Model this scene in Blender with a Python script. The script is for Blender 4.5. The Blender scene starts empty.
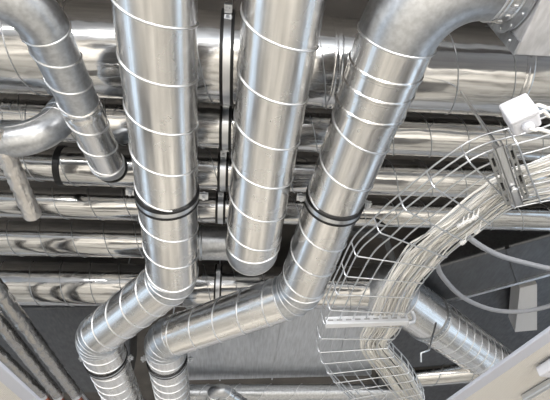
import bpy, bmesh, math, random
from mathutils import Vector, Matrix, Quaternion
random.seed(7)
S = bpy.context.scene
COL = S.collection
PI = math.pi

# ------------------------------------------------------------------ camera
F = 458.0
CAM = Vector((0, 0, 1.6))
yc = Vector((-50, 460, 458)).normalized()            # room's Y axis seen by the camera (right, down, forward)
xc = Vector((1, .03, .079)); xc = (xc - yc * xc.dot(yc)).normalized()
zc = xc.cross(yc)
def c2w(v): return Vector((xc.dot(v), yc.dot(v), zc.dot(v)))
def ray(px, py): return c2w(Vector(((px - 275) / F, (py - 200) / F, 1)))
def at(px, py, h=None, d=None):
    r = ray(px, py)
    if d is None: d = h / r.z
    return CAM + r * d
def depth(p):
    return (p - CAM).dot(c2w(Vector((0, 0, 1))))
cam = bpy.data.cameras.new('camera'); co = bpy.data.objects.new('camera', cam); COL.objects.link(co)
cam.sensor_width = 36; cam.lens = F / 550 * 36; cam.clip_start = .02; cam.clip_end = 60
R = Matrix((c2w(Vector((1, 0, 0))), c2w(Vector((0, -1, 0))), c2w(Vector((0, 0, -1))))).transposed()
co.matrix_world = Matrix.Translation(CAM) @ R.to_4x4()
S.camera = co

# ------------------------------------------------------------------ materials
def mat(name, col, rough=.5, metal=0.0, build=None, spec=None):
    m = bpy.data.materials.new(name); m.use_nodes = True
    b = m.node_tree.nodes['Principled BSDF']
    b.inputs['Base Color'].default_value = (*col, 1); b.inputs['Roughness'].default_value = rough
    b.inputs['Metallic'].default_value = metal
    if spec is not None: b.inputs['Specular IOR Level'].default_value = spec
    if build: build(m.node_tree, b)
    return m
def noise(nt, scale, detail=3, stretch=(1, 1, 1), rough=.5):
    tc = nt.nodes.new('ShaderNodeTexCoord'); mp = nt.nodes.new('ShaderNodeMapping')
    mp.inputs['Scale'].default_value = stretch
    n = nt.nodes.new('ShaderNodeTexNoise'); n.inputs['Scale'].default_value = scale
    n.inputs['Detail'].default_value = detail; n.inputs['Roughness'].default_value = rough
    nt.links.new(tc.outputs['Object'], mp.inputs[0]); nt.links.new(mp.outputs[0], n.inputs['Vector'])
    return n.outputs['Fac']
def ramp(nt, fac, stops):
    r = nt.nodes.new('ShaderNodeValToRGB'); e = r.color_ramp.elements
    while len(e) < len(stops): e.new(.5)
    for el, (p, c) in zip(e, stops): el.position = p; el.color = (*c, 1)
    nt.links.new(fac, r.inputs[0]); return r.outputs[0]
def mrange(nt, fac, a, b, lo=.3, hi=.7):
    n = nt.nodes.new('ShaderNodeMapRange'); n.inputs[1].default_value = lo; n.inputs[2].default_value = hi
    n.inputs[3].default_value = a; n.inputs[4].default_value = b
    nt.links.new(fac, n.inputs[0]); return n.outputs[0]
def bump(nt, b, fac, strength, dist):
    n = nt.nodes.new('ShaderNodeBump'); n.inputs['Strength'].default_value = strength
    n.inputs['Distance'].default_value = dist
    nt.links.new(fac, n.inputs['Height'])
    old = b.inputs['Normal'].links
    if old: nt.links.new(old[0].from_socket, n.inputs['Normal'])
    nt.links.new(n.outputs[0], b.inputs['Normal'])

def galv(base, r0, r1, streak=(1, 1, .05), ripple=.6):
    def f(nt, b):
        lo = tuple(c * .80 for c in base)
        st = noise(nt, 60, 3, streak)
        nt.links.new(ramp(nt, st, [(.35, lo), (.65, base)]), b.inputs['Base Color'])
        nt.links.new(mrange(nt, noise(nt, 14, 4), r0, r1), b.inputs['Roughness'])
        bump(nt, b, noise(nt, 7, 2, (1, 1, .6)), ripple, .012)
        bump(nt, b, noise(nt, 120, 2, streak), .12, .001)
    return f
M = {}
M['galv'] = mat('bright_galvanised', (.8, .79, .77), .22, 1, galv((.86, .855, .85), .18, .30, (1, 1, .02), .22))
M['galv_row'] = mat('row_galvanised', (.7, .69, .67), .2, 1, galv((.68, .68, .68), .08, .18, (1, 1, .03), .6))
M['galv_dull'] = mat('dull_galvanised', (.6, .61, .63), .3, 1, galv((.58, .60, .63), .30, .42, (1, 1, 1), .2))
M['seam'] = mat('zinc_seam', (.80, .81, .83), .35, 1)
M['seam_dark'] = mat('worn_zinc_seam', (.42, .43, .44), .35, 1)
M['flat'] = mat('sheet_galvanised', (.55, .57, .6), .35, 1, galv((.58, .60, .63), .28, .42, (1, .1, 1), .5))
M['flat_shaded'] = mat('shaded_sheet', (.2, .21, .22), .45, 1, galv((.15, .155, .165), .4, .55, (1, .2, 1), .3))  # shade put into the colour: galvanised sheet darkened to look unlit
M['plate'] = mat('light_sheet', (.62, .63, .66), .5, .7, galv((.66, .66, .68), .42, .55, (1, .3, 1), .15))
M['rubber'] = mat('black_rubber', (.006, .006, .007), .45, 0)
M['steel'] = mat('zinc_steel', (.66, .68, .71), .28, 1)
M['dark_steel'] = mat('dark_steel', (.06, .063, .066), .5, .6)
M['wire'] = mat('zinc_wire', (.56, .58, .61), .33, 1)
M['strut'] = mat('pale_strut', (.72, .74, .78), .45, .7)
M['cable'] = mat('white_cable', (.86, .85, .825), .45, 0)
M['cable_grey'] = mat('grey_cable', (.60, .595, .58), .45, 0)
M['plastic'] = mat('white_plastic', (.56, .57, .62), .35, 0)
M['hose'] = mat('grey_conduit', (.30, .31, .34), .4, 0)
M['tie'] = mat('tie_plastic', (.72, .72, .72), .4, 0)
M['panelframe'] = mat('white_frame', (.44, .46, .53), .5, 0)
M['copper'] = mat('copper', (.55, .2, .12), .35, 1)
M['hole'] = mat('slot_black', (.01, .01, .01), .8, 0)
def ribs(nt, b):
    tc = nt.nodes.new('ShaderNodeTexCoord'); mp = nt.nodes.new('ShaderNodeMapping')
    mp.inputs['Rotation'].default_value = (0, 0, 0)
    w = nt.nodes.new('ShaderNodeTexWave'); w.bands_direction = 'X'; w.inputs['Scale'].default_value = 55; w.inputs['Distortion'].default_value = 0
    nt.links.new(tc.outputs['Object'], mp.inputs[0]); nt.links.new(mp.outputs[0], w.inputs[0])
    bump(nt, b, w.outputs['Fac'], .5, .003)
    nt.links.new(ramp(nt, w.outputs['Fac'], [(0, (.53, .51, .485)), (.5, (.60, .585, .56))]), b.inputs['Base Color'])
M['ribbed'] = mat('ribbed_cream', (.78, .76, .72), .6, 0, ribs)
def foil(nt, b):
    n = noise(nt, 22, 5, (1, 1, .45), .65)
    bump(nt, b, n, 1.0, .02)
    nt.links.new(ramp(nt, noise(nt, 30, 4), [(.3, (.72, .69, .66)), (.6, (.80, .77, .74))]), b.inputs['Base Color'])
M['foil'] = mat('crinkled_foil', (.75, .72, .7), .28, 1, foil)
def foild(nt, b):
    n = noise(nt, 20, 4, (1, 1, .3), .6)
    bump(nt, b, n, .9, .012)
M["foil_dark"] = mat("dull_foil", (.42, .415, .41), .26, 1, foild)
def conc(nt, b):
    nt.links.new(ramp(nt, noise(nt, 3, 6), [(.3, (.055, .052, .048)), (.7, (.10, .095, .09))]), b.inputs['Base Color'])
    bump(nt, b, noise(nt, 30, 4), .3, .01)
M['concrete'] = mat('dark_concrete', (.08, .08, .08), .8, 0, conc)
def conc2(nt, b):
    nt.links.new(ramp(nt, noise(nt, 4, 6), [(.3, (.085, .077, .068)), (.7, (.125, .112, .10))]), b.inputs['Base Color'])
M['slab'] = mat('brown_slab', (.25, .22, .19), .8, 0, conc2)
def floorm(nt, b):
    nt.links.new(ramp(nt, noise(nt, 1.3, 2), [(.36, (.30, .28, .25)), (.5, (.66, .62, .55)), (.64, (.84, .80, .73))]), b.inputs['Base Color'])
M['floor'] = mat('beige_floor', (.7, .62, .5), .6, 0, floorm)
M['wall'] = mat('grey_wall', (.62, .62, .63), .8, 0)
M['wall_white'] = mat('white_wall', (.72, .73, .76), .8, 0)

# ------------------------------------------------------------------ mesh helpers
class MB:
    def __init__(s): s.v = []; s.f = []; s.mi = []; s.sm = []; s.cur = 0; s.mats = []
    def mat(s, m):
        if m not in s.mats: s.mats.append(m)
        s.cur = s.mats.index(m); return s
    def add(s, vs, fs, smooth=False):
        b = len(s.v); s.v += [Vector(v) for v in vs]
        for f in fs: s.f.append([b + i for i in f]); s.mi.append(s.cur); s.sm.append(smooth)
    def sweep(s, pts, rad, n=12, cap=True, closed=False, flat=None):
        pts = [Vector(p) for p in pts]; k = len(pts)
        rads = rad if isinstance(rad, (list, tuple)) else [rad] * k
        T = []
        for i in range(k):
            if closed: t = pts[(i + 1) % k] - pts[i - 1]
            else: t = pts[min(i + 1, k - 1)] - pts[max(i - 1, 0)]
            T.append(t.normalized() if t.length > 1e-9 else (T[-1] if T else Vector((0, 0, 1))))
        a = Vector((0, 0, 1)) if abs(T[0].z) < .9 else Vector((1, 0, 0))
        N = (a - T[0] * a.dot(T[0])).normalized(); vs = []; fs = []
        for i in range(k):
            N = (N - T[i] * N.dot(T[i])).normalized(); B = T[i].cross(N)
            for j in range(n):
                an = 2 * PI * j / n
                vs.append(pts[i] + (N * math.cos(an) + B * math.sin(an)) * rads[i])
        m = k if closed else k - 1
        for i in range(m):
            for j in range(n):
                i2 = (i + 1) % k
                fs.append([i * n + j, i * n + (j + 1) % n, i2 * n + (j + 1) % n, i2 * n + j])
        s.add(vs, fs, True)
        if cap and not closed:
            s.add(vs[:n], [list(range(n))[::-1]]); s.add(vs[-n:], [list(range(n))])
        return s
    def revolve(s, prof, P, axis, n=48, smooth=True):     # prof: (r, t) pairs along the axis from P
        axis = Vector(axis).normalized(); a = Vector((0, 0, 1)) if abs(axis.z) < .9 else Vector((1, 0, 0))
        N = (a - axis * a.dot(axis)).normalized(); B = axis.cross(N); P = Vector(P); vs = []; fs = []
        pr = list(prof); segs = []
        for i in range(len(pr) - 1):
            d = Vector((pr[i + 1][0] - pr[i][0], pr[i + 1][1] - pr[i][1]))
            if d.length < 1e-9: continue
            d.normalize()
            if segs and segs[-1][1].dot(d) > .8: segs[-1][0].append(pr[i + 1]); segs[-1][1] = d
            else: segs.append([[pr[i], pr[i + 1]], d])
        for ring, _ in segs:          # a hard edge where the profile turns sharply
            o = len(vs)
            for r, t in ring:
                for j in range(n):
                    an = 2 * PI * j / n; vs.append(P + axis * t + (N * math.cos(an) + B * math.sin(an)) * r)
            for i in range(len(ring) - 1):
                for j in range(n): fs.append([o + i * n + j, o + i * n + (j + 1) % n, o + (i + 1) * n + (j + 1) % n, o + (i + 1) * n + j])
        s.add(vs, fs, smooth); return s
    def box(s, c, sx, sy, sz, X=(1, 0, 0), Y=(0, 1, 0), Z=None):
        X = Vector(X).normalized(); Y = Vector(Y); Y = (Y - X * Y.dot(X)).normalized(); Zz = X.cross(Y); c = Vector(c)
        vs = [c + X * sx / 2 * i + Y * sy / 2 * j + Zz * sz / 2 * k for i in (-1, 1) for j in (-1, 1) for k in (-1, 1)]
        s.add(vs, [[0, 1, 3, 2], [4, 6, 7, 5], [0, 4, 5, 1], [2, 3, 7, 6], [0, 2, 6, 4], [1, 5, 7, 3]]); return s
    def prism(s, poly, up):
        n = len(poly); up = Vector(up); vs = [Vector(p) for p in poly] + [Vector(p) + up for p in poly]
        fs = [list(range(n)), list(range(2 * n - 1, n - 1, -1))] + [[i, i + n, (i + 1) % n + n, (i + 1) % n] for i in range(n)]
        s.add(vs, fs); return s
    def build(s, name, m=None, parent=None, axis=None, bevel=0):
        lo = Vector([min(v[i] for v in s.v) for i in range(3)]); hi = Vector([max(v[i] for v in s.v) for i in range(3)])
        o0 = (lo + hi) / 2
        q = Vector((0, 0, 1)).rotation_difference(Vector(axis).normalized()) if axis is not None else Quaternion()
        qi = q.inverted()
        me = bpy.data.meshes.new(name); me.from_pydata([qi @ (v - o0) for v in s.v], [], s.f)
        for mm in (s.mats or [m]): me.materials.append(mm)
        for p, mi, sm in zip(me.polygons, s.mi, s.sm): p.material_index = mi if s.mats else 0; p.use_smooth = sm
        bm = bmesh.new(); bm.from_mesh(me); bmesh.ops.recalc_face_normals(bm, faces=bm.faces); bm.to_mesh(me); bm.free()
        o = bpy.data.objects.new(name, me); COL.objects.link(o)
        o.rotation_mode = 'QUATERNION'; o.rotation_quaternion = q
        if parent: o.parent = parent; o.location = o0 - wl(parent)
        else: o.location = o0
        if bevel:
            b = o.modifiers.new('bevel', 'BEVEL'); b.width = bevel; b.segments = 3; b.limit_method = 'ANGLE'
        return o
def wl(o):
    p = Vector(o.location)
    while o.parent: o = o.parent; p += Vector(o.location)
    return p
def thing(name, label, cat, loc, group=None):
    o = bpy.data.objects.new(name, None); o.empty_display_size = .05; COL.objects.link(o); o.location = loc
    return tag(o, label, cat, group)
def tag(o, label, cat, group=None):
    o['label'] = label; o['category'] = cat; o['kind'] = 'thing'
    if group: o['group'] = group
    return o
def struct(o): o['kind'] = 'structure'; return o

def frame(axis):
    axis = axis.normalized(); a = Vector((0, 0, 1)) if abs(axis.z) < .9 else Vector((1, 0, 0))
    N = (a - axis * a.dot(axis)).normalized(); return N, axis.cross(N)

PITCH = .19
def section(P0, P1, r, parent, m='galv', pitch=PITCH, phase=0, hand=-1, seam='seam', sr=.004, name='duct_section', seg=56):
    """straight spiral-wound duct: skin plus the raised lock seam that winds round it"""
    P0, P1 = Vector(P0), Vector(P1); L = (P1 - P0).length; ax = (P1 - P0) / L
    b = MB(); b.mat(M[m]); k = max(2, int(L / .1))
    b.revolve([(r - .004, 0), (r, 0)] + [(r, L * i / k) for i in range(1, k)] + [(r, L), (r - .004, L)], P0, ax, seg)
    if pitch:
        b.mat(M[seam]); N, B = frame(ax); n = int(L / pitch * 40); pts = []
        for i in range(n + 1):
            t = L * i / n; an = hand * 2 * PI * t / pitch + phase
            pts.append(P0 + ax * t + (N * math.cos(an) + B * math.sin(an)) * (r + .0008))
        b.sweep(pts, sr, 6)
    return b.build(name, None, parent, ax)
def band(P, ax, r, w, parent, m='galv_dull', name='coupling', bead=.004, rivets=0):
    b = MB(); b.mat(M[m]); ax = Vector(ax).normalized(); P = Vector(P) - ax * w / 2
    b.revolve([(r - .006, 0), (r + .001, 0), (r + bead, .004), (r + bead, .012), (r + .002, .016), (r + .002, w - .016), (r + bead, w - .012), (r + bead, w - .004), (r + .001, w), (r - .006, w)], P, ax, 56)
    if rivets:
        N, B = frame(ax); b.mat(M['seam'])
        for i in range(rivets):
            an = 2 * PI * i / rivets + .3; d = N * math.cos(an) + B * math.sin(an)
            for t in (.028, w - .028): b.revolve([(.0055, 0), (.0045, .003), (.0005, .0042)], P + ax * t + d * (r + .001), d, 8)
    return b.build(name, None, parent, ax)
def arc(A, C, B, R):
    """fillet of radius R at corner C between A and B: tangent points and arc points"""
    u = (A - C).normalized(); v = (B - C).normalized(); th = u.angle(v); t = R / math.tan(th / 2)
    T0 = C + u * t; T1 = C + v * t; bis = (u + v).normalized(); O = C + bis * (R / math.sin(th / 2))
    a = (T0 - O); b = (T1 - O); tot = a.angle(b); ax = a.cross(b).normalized(); n = 20
    return T0, T1, [O + Quaternion(ax, tot * i / n) @ a for i in range(n + 1)], ax
def elbow(pts, r, parent, m='galv_dull', rings=(), seam_ax=None, name='elbow', ringm='seam'):
    b = MB(); b.mat(M[m]); b.sweep(pts, r + .001, 56, cap=False)
    k = len(pts) - 1
    for f in rings:
        i = f * k; i0 = min(int(i), k - 1); p = pts[i0].lerp(pts[i0 + 1], i - i0); t = (pts[i0 + 1] - pts[i0]).normalized(); N, B = frame(t)
        b.mat(M[ringm]); b.sweep([p + (N * math.cos(a) + B * math.sin(a)) * (r + .001) for a in [2 * PI * j / 56 for j in range(56)]], .004, 6, closed=True)
    if seam_ax is not None:
        for sgn in (1, -1):
            b.mat(M['seam'])
            for j in range(k * 2):
                q = [pts[j // 2].lerp(pts[j // 2 + 1], (j % 2) * .5 + o) + seam_ax * sgn * (r + .001) for o in (.04, .38)]
                b.sweep(q, .0022, 5)
    return b.build(name, None, parent)
def clamp(P, ax, r, w, label, group=None, top=None, rod=True):
    """rubber lined split clamp ring with ears, bolts and the rod it hangs from"""
    P = Vector(P); ax = Vector(ax).normalized(); up = Vector((0, 0, 1)); side = ax.cross(up).normalized()
    t = thing('duct_clamp', label, 'clamp', P, group)
    b = MB(); h = w / 2
    for s in (-1, 1):
        b.revolve([(r - .001, s * h * .95), (r + .008, s * h * .95), (r + .008, s * h * .5), (r - .001, s * h * .5)], P, ax, 48)
    b.build('rubber_lining', M['rubber'], t)
    b = MB(); g = h * .5
    b.revolve([(r + .001, -g), (r + .006, -g), (r + .006, g), (r + .001, g)], P, ax, 48)
    b.build('clamp_ring', M['steel'], t, ax)
    for s in (-1, 1):
        b = MB(); q = P + side * s * (r + .026)
        b.box(q + up * .006, .036, w * .55, .004, side, ax); b.box(q - up * .006, .036, w * .55, .004, side, ax)
        ear = b.build('clamp_ear', M['steel'], t)
        b = MB(); b.sweep([q - up * .024, q + up * .024], .004, 8); b.revolve([(.0001, -.02), (.0085, -.02), (.0085, -.012), (.0001, -.012)], q, up, 6, False)
        b.revolve([(.0001, .02), (.0085, .02), (.0085, .012), (.0001, .012)], q, up, 6, False)
        b.build('clamp_bolt', M['steel'], ear)
    if rod:
        b = MB(); b.sweep([P + up * (r + .008), Vector((P.x, P.y, top or CEIL))], .005, 8); b.revolve([(.0001, 0), (.013, 0), (.013, .025), (.0001, .025)], P + up * (r + .008), up, 6, False)
        b.build('hanger_rod', M['steel'], t)
    return t

CEIL = 4.25
# ------------------------------------------------------------------ room shell
def slab(name, lo, hi, m):
    b = MB(); c = (Vector(lo) + Vector(hi)) / 2; d = Vector(hi) - Vector(lo); b.box(c, *d)
    return struct(b.build(name, M[m]))
X0, X1, Y0, Y1 = -5.0, 5.5, -4.0, 7.5
slab('floor', (X0, Y0, -.1), (X1, Y1, 0), 'floor')
slab('ceiling', (X0, Y0, CEIL), (X1, Y1, CEIL + .2), 'slab')
slab('wall_back', (X0, Y1, 0), (X1, Y1 + .15, CEIL), 'wall')
def window_wall(name, wx, n, idx):
    b = MB(); b.mat(M['wall_white']); th = .15; ylo, yhi = Y0, Y1
    w0, w1 = .5, 2.35
    def seg(y0, y1, z0, z1): b.box(((wx), (y0 + y1) / 2, (z0 + z1) / 2), th, y1 - y0, z1 - z0)
    seg(ylo, yhi, 0, w0); seg(ylo, yhi, w1, CEIL)
    step = (yhi - ylo) / n
    for i in range(n + 1):
        y = ylo + step * i; seg(max(ylo, y - .25), min(yhi, y + .25), w0, w1)
    struct(b.build(name))
    for i in range(n):
        f = MB(); ya, yb = ylo + step * i + .25, ylo + step * (i + 1) - .25
        for y in (ya, (ya + yb) / 2, yb): f.box((wx, y, (w0 + w1) / 2), .06, .06, w1 - w0)
        for z in (w0, w1): f.box((wx, (ya + yb) / 2, z), .06, yb - ya, .06)
        struct(f.build('window_%d' % (idx + i), M['panelframe']))
window_wall('wall_left', X0, 4, 1)
window_wall('wall_right', X1, 4, 5)
b = MB(); b.box(((X0 + X1) / 2, Y0, CEIL / 2), X1 - X0, .15, CEIL); struct(b.build('wall_front', M['wall_white']))

# ------------------------------------------------------------------ the six ducts that run across
def row_solve(yt, yb, h, px=225):
    e = []
    for y in (yt, yb):
        r = ray(px, y); e.append(math.atan2(r.z, r.y))
    el = sum(e) / 2; half = abs(e[0] - e[1]) / 2; d = h / math.sin(el)
    return Vector((0, CAM.y + h / math.tan(el), CAM.z + h)), d * math.sin(half)
def crinkle(P, Q, r, amp, n, seg, rs):
    P, Q = Vector(P), Vector(Q); ax = (Q - P); L = ax.length; ax = ax / L; N, B = frame(ax); rg = random.Random(rs); vs = []; fs = []
    for i in range(n + 1):
        sag = rg.uniform(-1, 1) * amp * .6
        for j in range(seg):
            an = 2 * PI * (j + .5 * (i % 2)) / seg; rr = r + sag + rg.uniform(-1, 1) * amp
            vs.append(P + ax * (L * i / n + (rg.uniform(-.3, .3) * L / n if 0 < i < n else 0)) + (N * math.cos(an) + B * math.sin(an)) * rr)
    for i in range(n):
        for j in range(seg):
            fs.append([i * seg + j, i * seg + (j + 1) % seg, (i + 1) * seg + (j + 1) % seg]); fs.append([i * seg + j, (i + 1) * seg + (j + 1) % seg, (i + 1) * seg + j])
    b = MB(); b.add(vs, fs, True); b.add(vs[:seg], [list(range(seg))]); b.add(vs[-seg:], [list(range(seg))]); return b
def xpos(P, px):        # where a duct along X passes pixel column px
    a = ray(px, 0); lo, hi = -4.0, 5.0
    for _ in range(50):
        m = (lo + hi) / 2; v = Vector((m, P.y, P.z)) - CAM
        u = v.dot(c2w(Vector((1, 0, 0)))) / v.dot(c2w(Vector((0, 0, 1)))) * F + 275
        if u < px: lo = m
        else: hi = m
    return (lo + hi) / 2
X = Vector((1, 0, 0))
rows = {}
for k, (yt, yb, h) in enumerate([(10, 104, 1.94), (104, 149, 1.94), (153, 190, 1.94), (193, 223, 1.94), (226, 260, 2.0), (265, 308, 1.94)]):
    rows[k + 1] = row_solve(yt, yb, h)
def rp(k, px, dr=0): P = rows[k][0]; return Vector((xpos(P, px), P.y, P.z))
def row_sections(k, cuts, parent, pitch=.2, m='galv_row', seam='seam_dark', hand=1, rs=None):
    r = rows[k][1]
    for i in range(len(cuts) - 1):
        rr = rs[i] if rs else r
        section(rp(k, cuts[i]), rp(k, cuts[i + 1]), rr, parent, m, pitch, i * 1.3, hand, seam, .0028)

t1 = thing('horizontal_duct', 'widest horizontal round duct crossing behind the others at the top', 'duct', rp(1, 275))
row_sections(1, (-60, 72, 330, 505, 900), t1, .26)
for px in (72, 330, 505): band(rp(1, px), X, rows[1][1], .04, t1, 'galv_row', 'coupling', .003)
t2 = thing('horizontal_duct', 'horizontal duct directly below the widest one, second of six crossing ducts', 'duct', rp(2, 275))
row_sections(2, (-60, 24, 900), t2)
band(rp(2, 24), X, rows[2][1], .12, t2, 'galv_row', 'coupling', .005)
t3 = thing('horizontal_duct', 'horizontal duct with a stepped wider part that the slanting branch duct joins', 'duct', rp(3, 275))
r3 = rows[3][1]
row_sections(3, (-60, 62, 900), t3, rs=(r3 * .84, r3 * 1.03))
b = MB(); b.revolve([(r3 * .84, -.02), (r3 * 1.0, -.015), (r3 * 1.08, -.01), (r3 * 1.08, .02), (r3 * 1.02, .025)], rp(3, 62), X, 48); b.build('black_gasket', M['rubber'], t3)
t4 = thing('horizontal_duct', 'thinnest horizontal duct running just above the middle of the photo', 'duct', rp(4, 275))
row_sections(4, (-60, 900), t4)
t5 = thing('horizontal_duct', 'horizontal duct that ends at a dark capped tee behind the central duct', 'duct', rp(5, 150))
row_sections(5, (-60, 203), t5)
r5 = rows[5][1]
b = MB(); L5 = (rp(5, 262) - rp(5, 200)).length
b.revolve([(r5 + .002, 0), (r5 + .009, .004), (r5 + .009, .014), (r5 + .003, .02), (r5 + .003, L5), (r5 - .012, L5 + .004), (.001, L5 + .004)], rp(5, 200), X, 48)
b.build('capped_tee', M['galv_dull'], t5)
# row six turns down to the right
r6 = rows[6][1]
t6 = thing('horizontal_duct', 'lowest crossing duct, which widens and turns at an elbow towards the lower right', 'duct', rp(6, 200))
Pd = at(505, 372, h=1.84); Cn = rp(6, 388)
T0, T1, pts, ax6 = arc(rp(6, 200), Cn, Pd, .32)
section(rp(6, -60), T0, r6, t6, 'galv_row', .2, 0, 1, 'seam_dark', .0028)
r6d = r6 * 1.25
elbow(pts, r6d, t6, 'galv_dull', (0, .5, 1))
b = MB(); b.revolve([(r6 - .002, -.07), (r6 + .002, -.066), (r6d + .003, -.01), (r6d + .005, 0), (r6d + .005, .012), (r6d - .002, .014)], T0, X, 56); b.build('reducer', M['galv_dull'], t6, X)
dd = (Pd - T1).normalized(); Lr = (Pd - T1).length
q = T1 + dd * Lr * .24
section(T1, q, r6d, t6, 'galv', None, name='plain_sleeve')
band(q, dd, r6d + .002, .06, t6, 'seam_dark', 'coupling', .007, 40)
section(q, Pd + dd * .25, r6d - .003, t6, 'galv', .12, 0, 1, 'seam', .004)

# clamps on the crossing ducts
for k, px, wd, dsc in ((1, 228, .062, 'rubber-edged clamp strap round the widest crossing duct at the top'),
                  (2, 226, .062, 'rubber-edged clamp strap round the second crossing duct from the top'),
                  (3, 223.5, .062, 'rubber-edged clamp strap round the stepped crossing duct'),
                  (4, 221, .062, 'rubber-edged clamp strap round the thinnest crossing duct'),
                  (6, 218.5, .055, 'rubber-edged clamp strap round the lowest crossing duct')):
    clamp(rp(k, px), X, rows[k][1], wd, dsc, 'clamps on the crossing ducts')

def on_axis(P0, P1, px=None, py=None):
    best = None
    for i in range(401):
        p = P0.lerp(P1, i / 400); v = p - CAM; z = v.dot(c2w(Vector((0, 0, 1))))
        u = (v.dot(c2w(Vector((1, 0, 0)))) / z * F + 275, v.dot(c2w(Vector((0, 1, 0)))) / z * F + 200)
        e = abs(u[0] - px) if px is not None else abs(u[1] - py)
        if best is None or e < best[0]: best = (e, p)
    return best[1]
# ------------------------------------------------------------------ three big spiral ducts in front
HA = 1.39; RA = .125
def A(px, py): return at(px, py, h=HA)
tA = thing('spiral_duct', 'left large spiral duct in front, with a Z-bend to lower left', 'duct', A(160, 120))
a0, a1, a2, a3 = A(152, -40), A(173, 278), A(97, 336), A(134, 425)
T0, T1, p1, _ = arc(a0, a1, a2, .17); T2, T3, p2, _ = arc(a1, a2, a3, .16)
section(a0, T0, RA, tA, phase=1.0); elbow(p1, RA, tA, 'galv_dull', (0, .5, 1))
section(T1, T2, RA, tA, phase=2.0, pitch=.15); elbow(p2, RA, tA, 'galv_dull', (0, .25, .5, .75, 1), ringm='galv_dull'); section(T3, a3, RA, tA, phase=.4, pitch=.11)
tB = thing('spiral_duct', 'central large spiral duct in front, ending in a rounded bottom elbow', 'duct', A(270, 120))
b0, b1 = A(288, -30), A(252, 250)
Bd = (rp(5, 254) - b1)
T0, T1, p1, _ = arc(b0, b1, rp(5, 252), .16)
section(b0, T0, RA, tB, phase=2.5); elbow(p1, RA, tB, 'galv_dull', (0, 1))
bdir = (p1[-1] - p1[-2]).normalized()
section(p1[-1], p1[-1] + bdir * max(.05, (rp(5, 254) - p1[-1]).length - r5 - .015), RA, tB, 'galv_dull', None, name='takeoff_collar')
tC = thing('spiral_duct', 'right large spiral duct, leaning, with shiny elbow at top and crank at bottom', 'duct', A(350, 180))
c_box, c_top, c1, c2, c3 = A(528, -22), A(424, -34), A(299, 293), A(164, 339), A(178, 430)
T0, T1, p0, axc = arc(c_box, c_top, c1, .23)
T2, T3, p1, _ = arc(c_top, c1, c2, .2); T4, T5, p2, _ = arc(c1, c2, c3, .16)
RC = .122
elbow(p0, RC + .006, tC, 'galv_dull', (0, 1), None)
dc = (T2 - T1).normalized()
s3 = on_axis(c_top, c1, py=106)
section(T1, s3, RC + .004, tC, 'galv', None, name='plain_sleeve')
for py in (66, 85, 105): band(on_axis(c_top, c1, py=py), dc, RC + .003, .022, tC, 'galv', 'coupling', .005)
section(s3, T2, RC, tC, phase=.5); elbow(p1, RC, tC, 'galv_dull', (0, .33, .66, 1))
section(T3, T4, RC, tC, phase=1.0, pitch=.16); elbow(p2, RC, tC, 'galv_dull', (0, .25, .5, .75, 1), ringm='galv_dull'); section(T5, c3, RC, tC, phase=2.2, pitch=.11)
sx = (T0 - c_box).normalized(); wx = A(500, -22)
section(T0, c_box, RC, tC, 'galv', None, name='plain_sleeve'); band(T0.lerp(c_box, .35), sx, RC + .003, .05, tC, 'galv', 'coupling', .006, 20)

for (P0, P1, py, r, w, lab) in ((a0, a1, 194, RA, .05, 'black-edged clamp ring round the left large spiral duct'),
                           (c_top, c1, 201, RC, .05, 'black-edged clamp ring round the leaning right spiral duct'),
                           (a2, a3, 358, RA, .04, 'small black clamp ring below the bend of the left spiral duct'),
                           (c2, c3, 359, RC, .04, 'small black clamp ring at the bottom of the cranked right spiral duct')):
    clamp(on_axis(P0, P1, py=py), P1 - P0, r, w, lab, 'clamps on the big spiral ducts')

# ------------------------------------------------------------------ sheet-metal box at upper right
kp = at(515, 55, h=1.22)
tp = thing('plenum_box', 'pale sheet-metal air box at the top right corner that the shiny elbow enters', 'air box', kp)
b = MB(); b.box(kp + Vector((.45, -.45, .26)), .9, .9, .52); b.build('box_body', M['plate'], tp, bevel=.004)
b = MB()
b.box(kp + Vector((-.003, -.02, .26)), .006, .04, .52)
for i in range(6):
    b.revolve([(.006, 0), (.005, .004), (.0005, .005)], kp + Vector((-.006, -.02, .05 + i * .09)), (-1, 0, 0), 8)
b.build('flange_edge', M['flat'], tp)
cc = Vector((kp.x, 0, 0)); fr = (kp.x - T0.x) / (c_box - T0).x if abs((c_box - T0).x) > 1e-6 else 1
cp = T0 + (c_box - T0) * fr
b = MB(); b.revolve([(RC + .004, -.03), (RC + .006, -.012), (RC + .035, -.01), (RC + .035, -.004), (RC, -.004)], cp, X, 48)
for i in range(16):
    an = 2 * PI * i / 16; b.revolve([(.006, 0), (.005, .004), (.0005, .005)], cp + Vector((-.01, math.cos(an) * (RC + .022), math.sin(an) * (RC + .022))), (-1, 0, 0), 8)
b.build('round_collar', M['flat'], tp)

# ------------------------------------------------------------------ left branch ducts and foil pipe
hE = 1.52
rE = .070
tE = thing('branch_duct', 'thin branch duct bending down from the top left corner onto the stepped duct', 'duct', at(70, 80, h=hE))
e0, e1, e2 = at(-40, -20, h=1.32), at(30, -4, h=1.36), at(108, 165, h=1.58)
T0, T1, pe, axe = arc(e0, e1, e2, .17)
section(e0, T0, rE, tE, 'galv_dull', None, name='plain_sleeve'); elbow(pe, rE + .003, tE, 'galv_dull', (1,), None)
de = (e2 - T1).normalized(); em = T1.lerp(e2, .48)
section(T1, em, rE, tE, 'galv_dull', .12, 1.4); band(em, de, rE, .05, tE, 'galv', 'coupling', .004, 6); section(em, e2 - de * .02, rE, tE, 'galv', .14, .3)
tgt = rp(3, 112)
T2, T3, pf, _ = arc(em, e2, tgt + Vector((0, 0, 0)), .05)
elbow(pf, rE + .001, tE, 'galv_dull', (0,))
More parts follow.
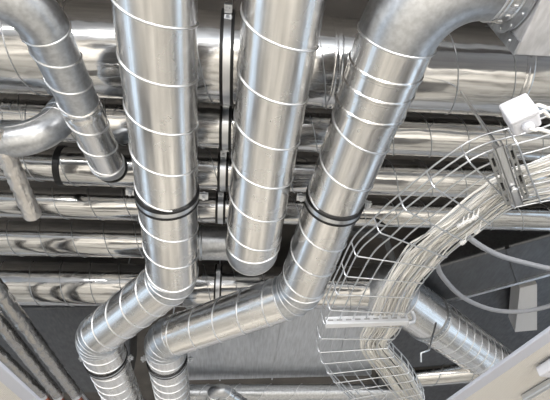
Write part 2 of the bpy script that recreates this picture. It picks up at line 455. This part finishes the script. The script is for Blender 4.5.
section(T3, T3 + (tgt - T3).normalized() * max(.02, (tgt - T3).length - r3 * 1.03 - .004), rE, tE, 'galv_dull', None, name='takeoff_collar')
gd = (tgt - T3).normalized()
b = MB(); b.revolve([(rE, -.012), (rE + .012, -.006), (rE + .014, .004), (rE, .008)], tgt - gd * (r3 * 1.03 + .022), gd, 40); b.build('black_gasket', M['rubber'], tE)

tF = thing('branch_duct', 'dull smooth duct curving in from the left edge below the slanting branch', 'duct', at(20, 138, h=1.5))
f0, f1, f2 = at(-60, 143, h=1.62), at(47, 139, h=1.62), at(67, 107, h=1.84)
rF = .071
T0, T1, pf, axf = arc(f0, f1, f2, .17)
section(f0, T0, rF, tF, 'galv_dull', None, name='plain_sleeve'); elbow(pf, rF + .002, tF, 'galv_dull', (.9,), axf)
section(T1, f2, rF, tF, 'galv_dull', None, name='plain_sleeve'); band(T1.lerp(f2, .35), f2 - T1, rF, .03, tF, 'galv_dull', 'coupling', .004)
fp0, fp1 = at(-4, 130, h=1.60), at(33, 216, h=1.55)
dz = fp1 - fp0; b = crinkle(fp0, fp1, .04, .0025, 40, 18, 3)
tag(b.build('foil_pipe', M['foil'], None, dz), 'short crinkled silver foil-wrapped pipe slanting at the left edge', 'pipe')

# ------------------------------------------------------------------ foil-lagged pipes bottom left
hP = 1.45
specs = [((-12, 276), (75, 393), .040, 'foil-lagged pipe, rightmost of the row in the bottom left corner'),
         ((-37, 276), (57, 394), .038, 'foil-lagged pipe in the middle of the row at bottom left'),
         ((-55, 300), (42, 394), .033, 'dark lagged pipe nearest the white panel edge at bottom left')]
for (p, q, r, lab) in specs:
    P, Q = at(*p, h=hP), at(*q, h=hP); d = Q - P; P = P - d * .3
    t = thing('lagged_pipe', lab, 'pipe', (P + Q) / 2, 'lagged pipes at bottom left'); d = Q - P; n = 40
    b = crinkle(P, Q, r, .003, int(d.length / .025), 16, int(r * 1e4))
    b.build('foil_lagging', M['foil_dark'], t, d)
    b = MB(); b.sweep([Q - d.normalized() * .01, Q + d.normalized() * .5], r * .5, 16); b.build('bare_pipe', M['copper'], t, d)
    b = MB(); b.revolve([(r * .5, 0), (r * 1.03, .0), (r * 1.03, .035), (r * .5, .035)], Q + d.normalized() * .002, d, 24); b.build('end_band', M['steel'], t)
P, Q = at(20, 312, h=1.5), at(82, 394, h=1.5); d = Q - P
b = MB(); b.sweep([P - d * .4, Q + d * .2], .013, 12); tag(b.build('thin_pipe', M['steel'], None, d), 'thin bare pipe beside the lagged pipes at bottom left', 'pipe')

# ------------------------------------------------------------------ rectangular ducts
hR = 1.93
def rect_duct(name, lab, poly, h, th, m, seams=()):
    pts = [at(*p, h=h) for p in poly]; t = thing(name, lab, 'duct', sum(pts, Vector()) / len(pts))
    b = MB(); b.prism(pts, (0, 0, th)); b.build('duct_body', M[m], t, bevel=.02); return t, pts
tR, pR = rect_duct('rectangular_duct', 'wide flat grey rectangular duct below the lowest crossing duct', [(186, 309), (372, 306), (372, 376), (186, 381)], hR, .4, 'flat')
for (p, q) in (((218, 309), (220, 380)), ((284, 307), (272, 379)), ((352, 306), (335, 377))):
    P, Q = at(*p, h=hR), at(*q, h=hR); b = MB(); b.box((P + Q) / 2 - Vector((0, 0, .004)), (Q - P).length, .012, .012, Q - P, (1, 0, 0)); b.build('standing_seam', M['flat'], tR)
tL, pL = rect_duct('rectangular_duct', 'dark rectangular duct at lower left behind the lagged pipes', [(-60, 309), (130, 308), (130, 392), (-60, 396)], hR + .02, .4, 'flat_shaded')
# dark duct on the right: side face and lipped bottom edge
tQ, pQ = rect_duct('rectangular_duct', 'dark flanged rectangular duct at right behind the grey conduits', [(412, 274), (640, 210), (650, 246), (424, 307)], 2.12, .35, 'flat_shaded')
P, Q = pQ[3], pQ[2]; b = MB(); b.box((P + Q) / 2 - Vector((0, 0, .008)), (Q - P).length, .02, .03, Q - P, (0, 0, 1)); b.build('flange_lip', M['flat'], tQ)
for f in (.45,):
    P2, Q2 = pQ[0].lerp(pQ[1], f), pQ[3].lerp(pQ[2], f); b = MB(); b.box((P2 + Q2) / 2, (Q2 - P2).length, .03, .03, Q2 - P2, (0, 0, 1)); b.build('flange_lip', M['flat_shaded'], tQ)
rect_duct('rectangular_duct', 'added dark sheet standing in for the shaded background behind the cables at the bottom right', [(378, 322), (660, 240), (660, 430), (378, 430)], 2.52, .25, 'flat_shaded')  # added sheet, its dark colour stands in for shade beyond the tray
slabp = [at(*p, h=2.3) for p in ((520, 288), (537, 284), (537, 330), (515, 332))]
b = MB(); b.prism(slabp, (0, 0, .18)); tag(b.build('concrete_column', M['wall']), 'pale concrete block glimpsed beyond the dark duct at right', 'block')

# far ducts seen along the bottom edge
P, Q = at(178, 393, h=1.8), at(420, 392, h=1.8)
t = thing('far_duct', 'pale far duct along the bottom edge below the grey rectangular duct', 'duct', (P + Q) / 2)
section(P, Q, .075, t, 'galv_dull', .3)
t = thing('far_duct', 'short bent far duct at the bottom edge beside the cranked spiral duct', 'duct', at(225, 392, h=1.62))
p_ = [at(206, 425, h=1.52), at(216, 385, h=1.52), at(262, 418, h=1.52)]
T0, T1, pz, _ = arc(*p_, .05)
section(p_[0], T0, .05, t, 'galv', .1, seam='seam_dark'); elbow(pz, .05, t, 'galv_dull', (0, 1)); section(T1, p_[2], .05, t, 'galv', .1, seam='seam_dark')
P, Q = at(415, 377, h=1.75), at(520, 368, h=1.75)
t = thing('far_duct', 'dark brassy far duct between the cables and the white panel at bottom right', 'duct', (P + Q) / 2)
section(P, Q, .085, t, 'galv_row', .3, seam='seam_dark')

# ------------------------------------------------------------------ wire mesh cable tray
HT = .85
BL = [(860, 40), (640, 96), (550, 134), (487, 152), (451, 173), (420, 197), (394, 218), (377, 234), (358, 252), (343, 281), (333, 302), (322, 330), (319, 355), (334, 384), (366, 416)]
BR = [(880, 150), (650, 184), (565, 200), (524, 208), (508, 213), (479, 235), (460, 248), (447, 259), (440, 266), (422, 287), (412, 305), (401, 333), (390, 350), (410, 374), (426, 402)]
BL = [at(*p, h=HT) for p in BL]; BR = [at(*p, h=HT) for p in BR]
def spl(P, t):
    n = len(P) - 1; t = max(0, min(n - 1e-6, t)); i = int(t); f = t - i
    p0, p1, p2, p3 = P[max(i - 1, 0)], P[i], P[i + 1], P[min(i + 2, n)]
    return .5 * ((2 * p1) + (p2 - p0) * f + (2 * p0 - 5 * p1 + 4 * p2 - p3) * f * f + (3 * p1 - p0 - 3 * p2 + p3) * f ** 3)
NT = len(BL) - 1
def tray(u, t, z=0): return spl(BL, t).lerp(spl(BR, t), u) + Vector((0, 0, z))
# arc-length table along the middle
tab = [0.0]; NS = 600
for i in range(NS): tab.append(tab[-1] + (tray(.35, (i + 1) / NS * NT) - tray(.35, i / NS * NT)).length)
def t_at(s):
    for i in range(NS):
        if tab[i + 1] >= s: return (i + (s - tab[i]) / max(1e-9, tab[i + 1] - tab[i])) / NS * NT
    return NT
tT = thing('cable_tray', 'curving wire mesh cable tray full of white cables at right', 'cable tray', tray(.5, 4))
WR = .0025
b = MB(); nl = 6
for j in range(nl + 1):
    b.sweep([tray(.02 + .96 * j / nl, i / 140 * NT, WR * 2) for i in range(141)], WR, 6)
s = .03; cross = []
while s < tab[-1]: cross.append(t_at(s)); s += .098
for t_ in cross: b.sweep([tray(u, t_) for u in (.03, .25, .5, .75, .97)], WR, 6)
b.build('base_mesh', M['wire'], tT)
for side in (0, 1):
    b = MB(); ue = lambda e: (-e if side == 0 else 1 + e)
    for z, e in ((.028, .0), (.055, .015)):
        b.sweep([tray(ue(e), i / 120 * NT, z) for i in range(121)], WR * 1.05, 6)
    for t_ in cross: b.sweep([tray((.03 if side == 0 else .97), t_), tray(ue(-.005), t_, .006), tray(ue(.004), t_, .025), tray(ue(.015), t_, .058)], WR, 6)
    b.build('side_mesh', M['wire'], tT)

# cables lying in the tray
ncab = 34
for k in range(ncab):
    u0 = .52 + .46 * ((k * 7) % ncab) / ncab; z0 = .013 + .010 * (k % 4); ph = random.uniform(0, 6.28); am = random.uniform(.01, .035); fq = random.uniform(.25, .7)
    r = random.choice((.0026, .003, .0033, .0036)); pts = []
    for i in range(90):
        t_ = i / 89 * NT; w = .55 + .45 * min(1, max(0, (t_ - 1.5) / 2))
        lo = .60 if t_ > 4 else .30 + .1 * max(0, t_ - 1)
        u = lo + (.99 - lo) * (u0 - .52) / .46 + am * math.sin(t_ * fq + ph) + .012 * math.sin(t_ * 1.5 + ph * 3)
        pts.append(tray(min(1.0, u), t_, max(.0125, z0 + .006 * math.sin(t_ * 1.9 + ph * 2))))
    b = MB(); b.sweep(pts, r, 7)
    tag(b.build('cable', M['cable'] if k % 4 else M['cable_grey']), 'white cable lying in the bundle along the wire mesh tray', 'cable', 'white cables in the mesh tray')
for k, (px, py) in enumerate(((459, 226), (464, 223), (469, 221), (474, 218), (462, 243), (476, 232))):
    p = at(px, py, h=HT - .012); ax = (at(px + 8, py - 5, h=HT - .02) - p).normalized()
    b = MB(); b.sweep([p - ax * .001, p + ax * .014 + Vector((0, 0, .0))], .0042, 8); b.box(p + ax * .002, .012, .010, .008, ax, (0, 0, 1)); b.sweep([p + ax * .014, p + ax * .03 + Vector((0, 0, .02))], .0018, 6)
    tag(b.build('cable_tie', M['tie']), 'white cable tie head on the cable bundle above the grey conduits', 'cable tie', 'cable ties on the bundle')

# supports under the tray
def bracket(P, Q, w, h, lab, m, slots, big=False):
    d = (Q - P); L = d.length; x = d.normalized(); up = Vector((0, 0, 1)); y = up.cross(x).normalized(); C = (P + Q) / 2
    t = thing('tray_support', lab, 'support', C)
    if big:
        b = MB(); b.box(C, L, w * .32, .004, x, y)
        for s in (-1, 1): b.box(C + y * s * w * .16 + up * .008, L, .004, .02, x, y)
        b.build('channel', M['steel'], t)
        b = MB(); b.revolve([(.0001, -.014), (.006, -.014), (.0085, -.011), (.0085, -.004), (.0001, -.004)], C + x * L * .17, up, 12); b.build('bolt', M['seam'], t)
        for s in (-1, 1):
            b = MB(); n = 4; yy = C + y * s * w * .37 - x * L * .02; l2 = L * .82
            for e in (-1, 1): b.box(yy + y * e * w * .085, l2, .004, .012, x, y)
            for i in range(n + 1): b.box(yy + x * (i / n - .5) * l2, .016, w * .17, .004, x, y)
            sp = b.build('slotted_plate', M['seam_dark'], t)
            for i in range(n):
                if i % 2 == (0 if s > 0 else 0):
                    b = MB(); b.box(yy + x * ((i + .5) / n - .5) * l2 + up * .004, .020, w * .14, .012, x, y); b.build('black_grip', M['rubber'], sp)
    else:
        b = MB(); b.box(C, L, w, .003, x, y); b.box(C + y * w / 2 + up * h / 2, L, .003, h, x, y); b.box(C - y * w / 2 + up * h / 2, L, .003, h, x, y)
        e = Q; b.sweep([e, e + x * .02 + up * .004, e + x * .028 + up * .02, e + x * .026 + up * .045], .008, 10)
        ch = b.build('channel', M['strut'], t)
        b = MB()
        for i in range(slots): b.box(P + d * (i + .5) / slots - y * (w / 2 + .001) + up * h * .5, L / slots * .6, .002, h * .22, x, y)
        b.build('slot', M['seam_dark'], ch)
    return t
tb = bracket(at(499, 147, h=HT - .016), at(519, 205, h=HT - .016), .06, .03, 'zinc slotted bracket with two black grips under the tray, below the junction box', 'steel', 5, True)
bracket(at(326, 326, h=HT - .012), at(408, 323, h=HT - .012), .026, .028, 'pale slotted support bar crossing under the tray in its lower bend', 'strut', 9)
b = MB(); P = at(500, 150, h=HT + .02); Q = at(461, 92, h=1.72); b.sweep([P, Q], .005, 8)
tag(b.build('hanger_rod', M['steel']), 'steel hanger rod rising behind the tray beside the junction box', 'rod')
b = MB(); P = at(421, 362, h=1.05); b.sweep([at(436, 323, h=1.3), at(429, 350, h=1.05), at(421, 353, h=1.03), at(421, 362, h=1.0)], .005, 8)
tag(b.build('bent_rod', M['steel']), 'bent steel hook rod beside the cables at the bottom right', 'rod')
b = MB(); P, Q, W = at(349, 231, h=1.75), at(384, 234, h=1.75), at(402, 285, h=1.75)
b.box((P + Q) / 2, (Q - P).length, .035, .035, Q - P, (0, 0, 1)); b.box((Q + W) / 2, (W - Q).length, .035, .035, W - Q, (0, 0, 1))
tag(b.build('steel_bracket', M['dark_steel'], bevel=.004), 'dark steel angle bracket behind the mesh tray under the thinnest duct', 'bracket')
P, Q = at(113, 334, h=1.62), at(141, 398, h=1.62); b = MB(); b.box((P + Q) / 2, (Q - P).length * 1.3, .025, .025, Q - P, (0, 0, 1))
tag(b.build('steel_rail', M['steel']), 'thin pale rail behind the lowest part of the left spiral duct', 'rail')

# ------------------------------------------------------------------ junction box
j0, j1 = at(511, 126, h=.78), at(541, 113, h=.78)
jx = (j1 - j0).normalized(); up = Vector((0, 0, 1)); jy = up.cross(jx); JL = (j1 - j0).length; JH = .070; JD = .040
jc = (j0 + j1) / 2 + up * JH / 2 + jy * JD / 2
tJ = thing('junction_box', 'white plastic junction box clipped to the tray at the right edge', 'junction box', jc)
b = MB(); b.box(jc, JL * .96, JD, JH * .95, jx, jy); b.build('box_body', M['plastic'], tJ, bevel=.007)
b = MB(); b.box(jc - jy * (JD / 2 + .003), JL, .012, JH, jx, jy); b.build('box_lid', M['plastic'], tJ, bevel=.005)
g0 = jc - up * JH * .47 + jx * .0
b = MB(); b.revolve([(.012, 0), (.012, .010), (.007, .014), (.0001, .014)], g0, -up, 16); b.build('cable_gland', M['plastic'], tJ)
b = MB(); b.sweep([g0 - up * .010, g0 - up * .022 + jx * .008, at(538, 129, h=.77), at(556, 134, h=.79), at(600, 141, h=.82)], .0042, 8)
tag(b.build('cable', M['cable']), 'white cable leaving the gland of the white junction box', 'cable')
for lab, a_, z_ in (('white cable leaving the top side of the white junction box, upper one', (548, 108), .79), ('white cable leaving the right side of the white junction box, lower one', (549, 116), .81)):
    b = MB(); st = jc + jx * JL * .49 + up * (-.012 if 'lower' in lab else .012); b.sweep([st, st + jx * .012, at(*a_, h=z_), at(600, a_[1] + 10, h=.84)], .004, 8)
    tag(b.build('cable', M['cable']), lab, 'cable')

# ------------------------------------------------------------------ grey conduits
def hose(pix, lab):
    P = [at(px, py, h=h) for px, py, h in pix]; n = len(P) - 1
    pts = [spl(P, i / 60 * n) for i in range(61)]; r = [.0098 + .0007 * (i % 2) for i in range(61)]
    b = MB(); b.sweep(pts, r, 12); tag(b.build('flexible_conduit', M['hose']), lab, 'conduit', 'grey conduits under the tray')
hose([(462, 226, .98), (472, 240, 1.0), (496, 254, 1.05), (522, 262, 1.08), (560, 270, 1.1), (620, 276, 1.1), (760, 280, 1.1)], 'grey conduit sagging from the cable bundle, upper of the two at right')
hose([(436, 258, 1.0), (442, 276, 1.05), (464, 298, 1.1), (494, 310, 1.12), (525, 311, 1.12), (560, 303, 1.1), (610, 286, 1.1), (740, 270, 1.1)], 'grey conduit hanging in a deeper loop, lower of the two at right')

# ------------------------------------------------------------------ white framed panels in the ceiling opening
hW = .62
def panel(lab, e0, e1, inward, m):
    P, Q = at(*e0, h=hW), at(*e1, h=hW); d = Q - P; n = Vector((0, 0, 1)).cross(d).normalized()
    if (at(*inward, h=hW) - P).dot(n) < 0: n = -n
    t = thing('ceiling_tile', lab, 'ceiling panel', (P + Q) / 2)
    P = P - d * .15; Q = Q + d * .3; up = Vector((0, 0, .012)); fw = .05
    b = MB(); b.prism([P, Q, Q + n * fw, P + n * fw], up); b.build('panel_frame', M['panelframe'], t, bevel=.003)
    b = MB(); b.prism([P + n * fw + up * .25, Q + n * fw + up * .25, Q + n * .6 + up * .25, P + n * .6 + up * .25], up * .5); o = b.build('ribbed_sheet', M[m], t)
    return t, P, Q, n
tW, P, Q, nW = panel('white framed ribbed cream panel across the bottom right corner', (448, 402), (552, 329), (550, 400), 'ribbed')
panel('white framed panel just visible in the bottom left corner', (-4, 362), (40, 402), (0, 400), 'ribbed')
lc = at(556, 366, h=hW - .02); dW = (Q - P).normalized()
tl = thing('ceiling_lamp', 'small white lamp housing on the ribbed panel at the right edge', 'lamp', lc)
b = MB(); b.box(lc, .10, .06, .03, dW, nW); b.build('lamp_housing', M['plastic'], tl, bevel=.004)
b = MB(); g0 = at(528, 396, h=hW - .01); b.box(g0 + dW * .06 + nW * .0, .16, .022, .02, dW, nW); tag(b.build('grey_rail', M['steel'], bevel=.004), 'grey metal rail under the ribbed panel in the bottom right corner', 'rail')

# ------------------------------------------------------------------ light
W = bpy.data.worlds.new('world'); S.world = W; W.use_nodes = True
bg = W.node_tree.nodes['Background']; bg.inputs[0].default_value = (.74, .87, 1.0, 1); bg.inputs[1].default_value = 1.7
def area(name, loc, aim, sx, sy, power, col):
    l = bpy.data.lights.new(name, 'AREA'); l.shape = 'RECTANGLE'; l.size = sx; l.size_y = sy; l.energy = power; l.color = col
    o = bpy.data.objects.new(name, l); COL.objects.link(o); o.location = loc
    o.rotation_mode = 'QUATERNION'; o.rotation_quaternion = (Vector(aim) - Vector(loc)).to_track_quat('-Z', 'Y'); return o
area('floor_fill', (-1.6, -1.6, 2.6), (-1.2, -.6, 0), 1.2, .3, 230, (1, .97, .93))  # added unseen lights; their bounce off the floor brightens the ducts
area('floor_fill', (1.9, -1.6, 2.6), (1.4, -.6, 0), 1.2, .3, 230, (1, .97, .93))
area('floor_fill', (-1.2, 4.6, 2.0), (-1.0, 5.0, 0), 1.6, .3, 55, (1, .97, .93))  # added unseen far pair, brightening what the lower right duct reflects
area('floor_fill', (1.8, 4.6, 2.0), (1.6, 5.0, 0), 1.6, .3, 55, (1, .97, .93))
area('duct_fill', (.5, -2.2, 1.3), (.1, 1.5, 3.4), 1.0, .7, 45, (1, .98, .95))  # added unseen fill behind the camera, aimed up at the ducts
area('wall_fill', (0, -3.2, 1.4), (0, -4, 3.3), 4.5, .3, 80, (.92, .97, 1))  # added unseen light; the lit front wall gives the crossing ducts highlights
S.view_settings.view_transform = 'Standard'; S.view_settings.look = 'None'; S.view_settings.gamma = 1
S.view_settings.use_curve_mapping = False; S.view_settings.exposure = -0.32
S.cycles.max_bounces = 10; S.cycles.glossy_bounces = 6; S.cycles.use_denoising = True
S.cycles.sample_clamp_indirect = 6
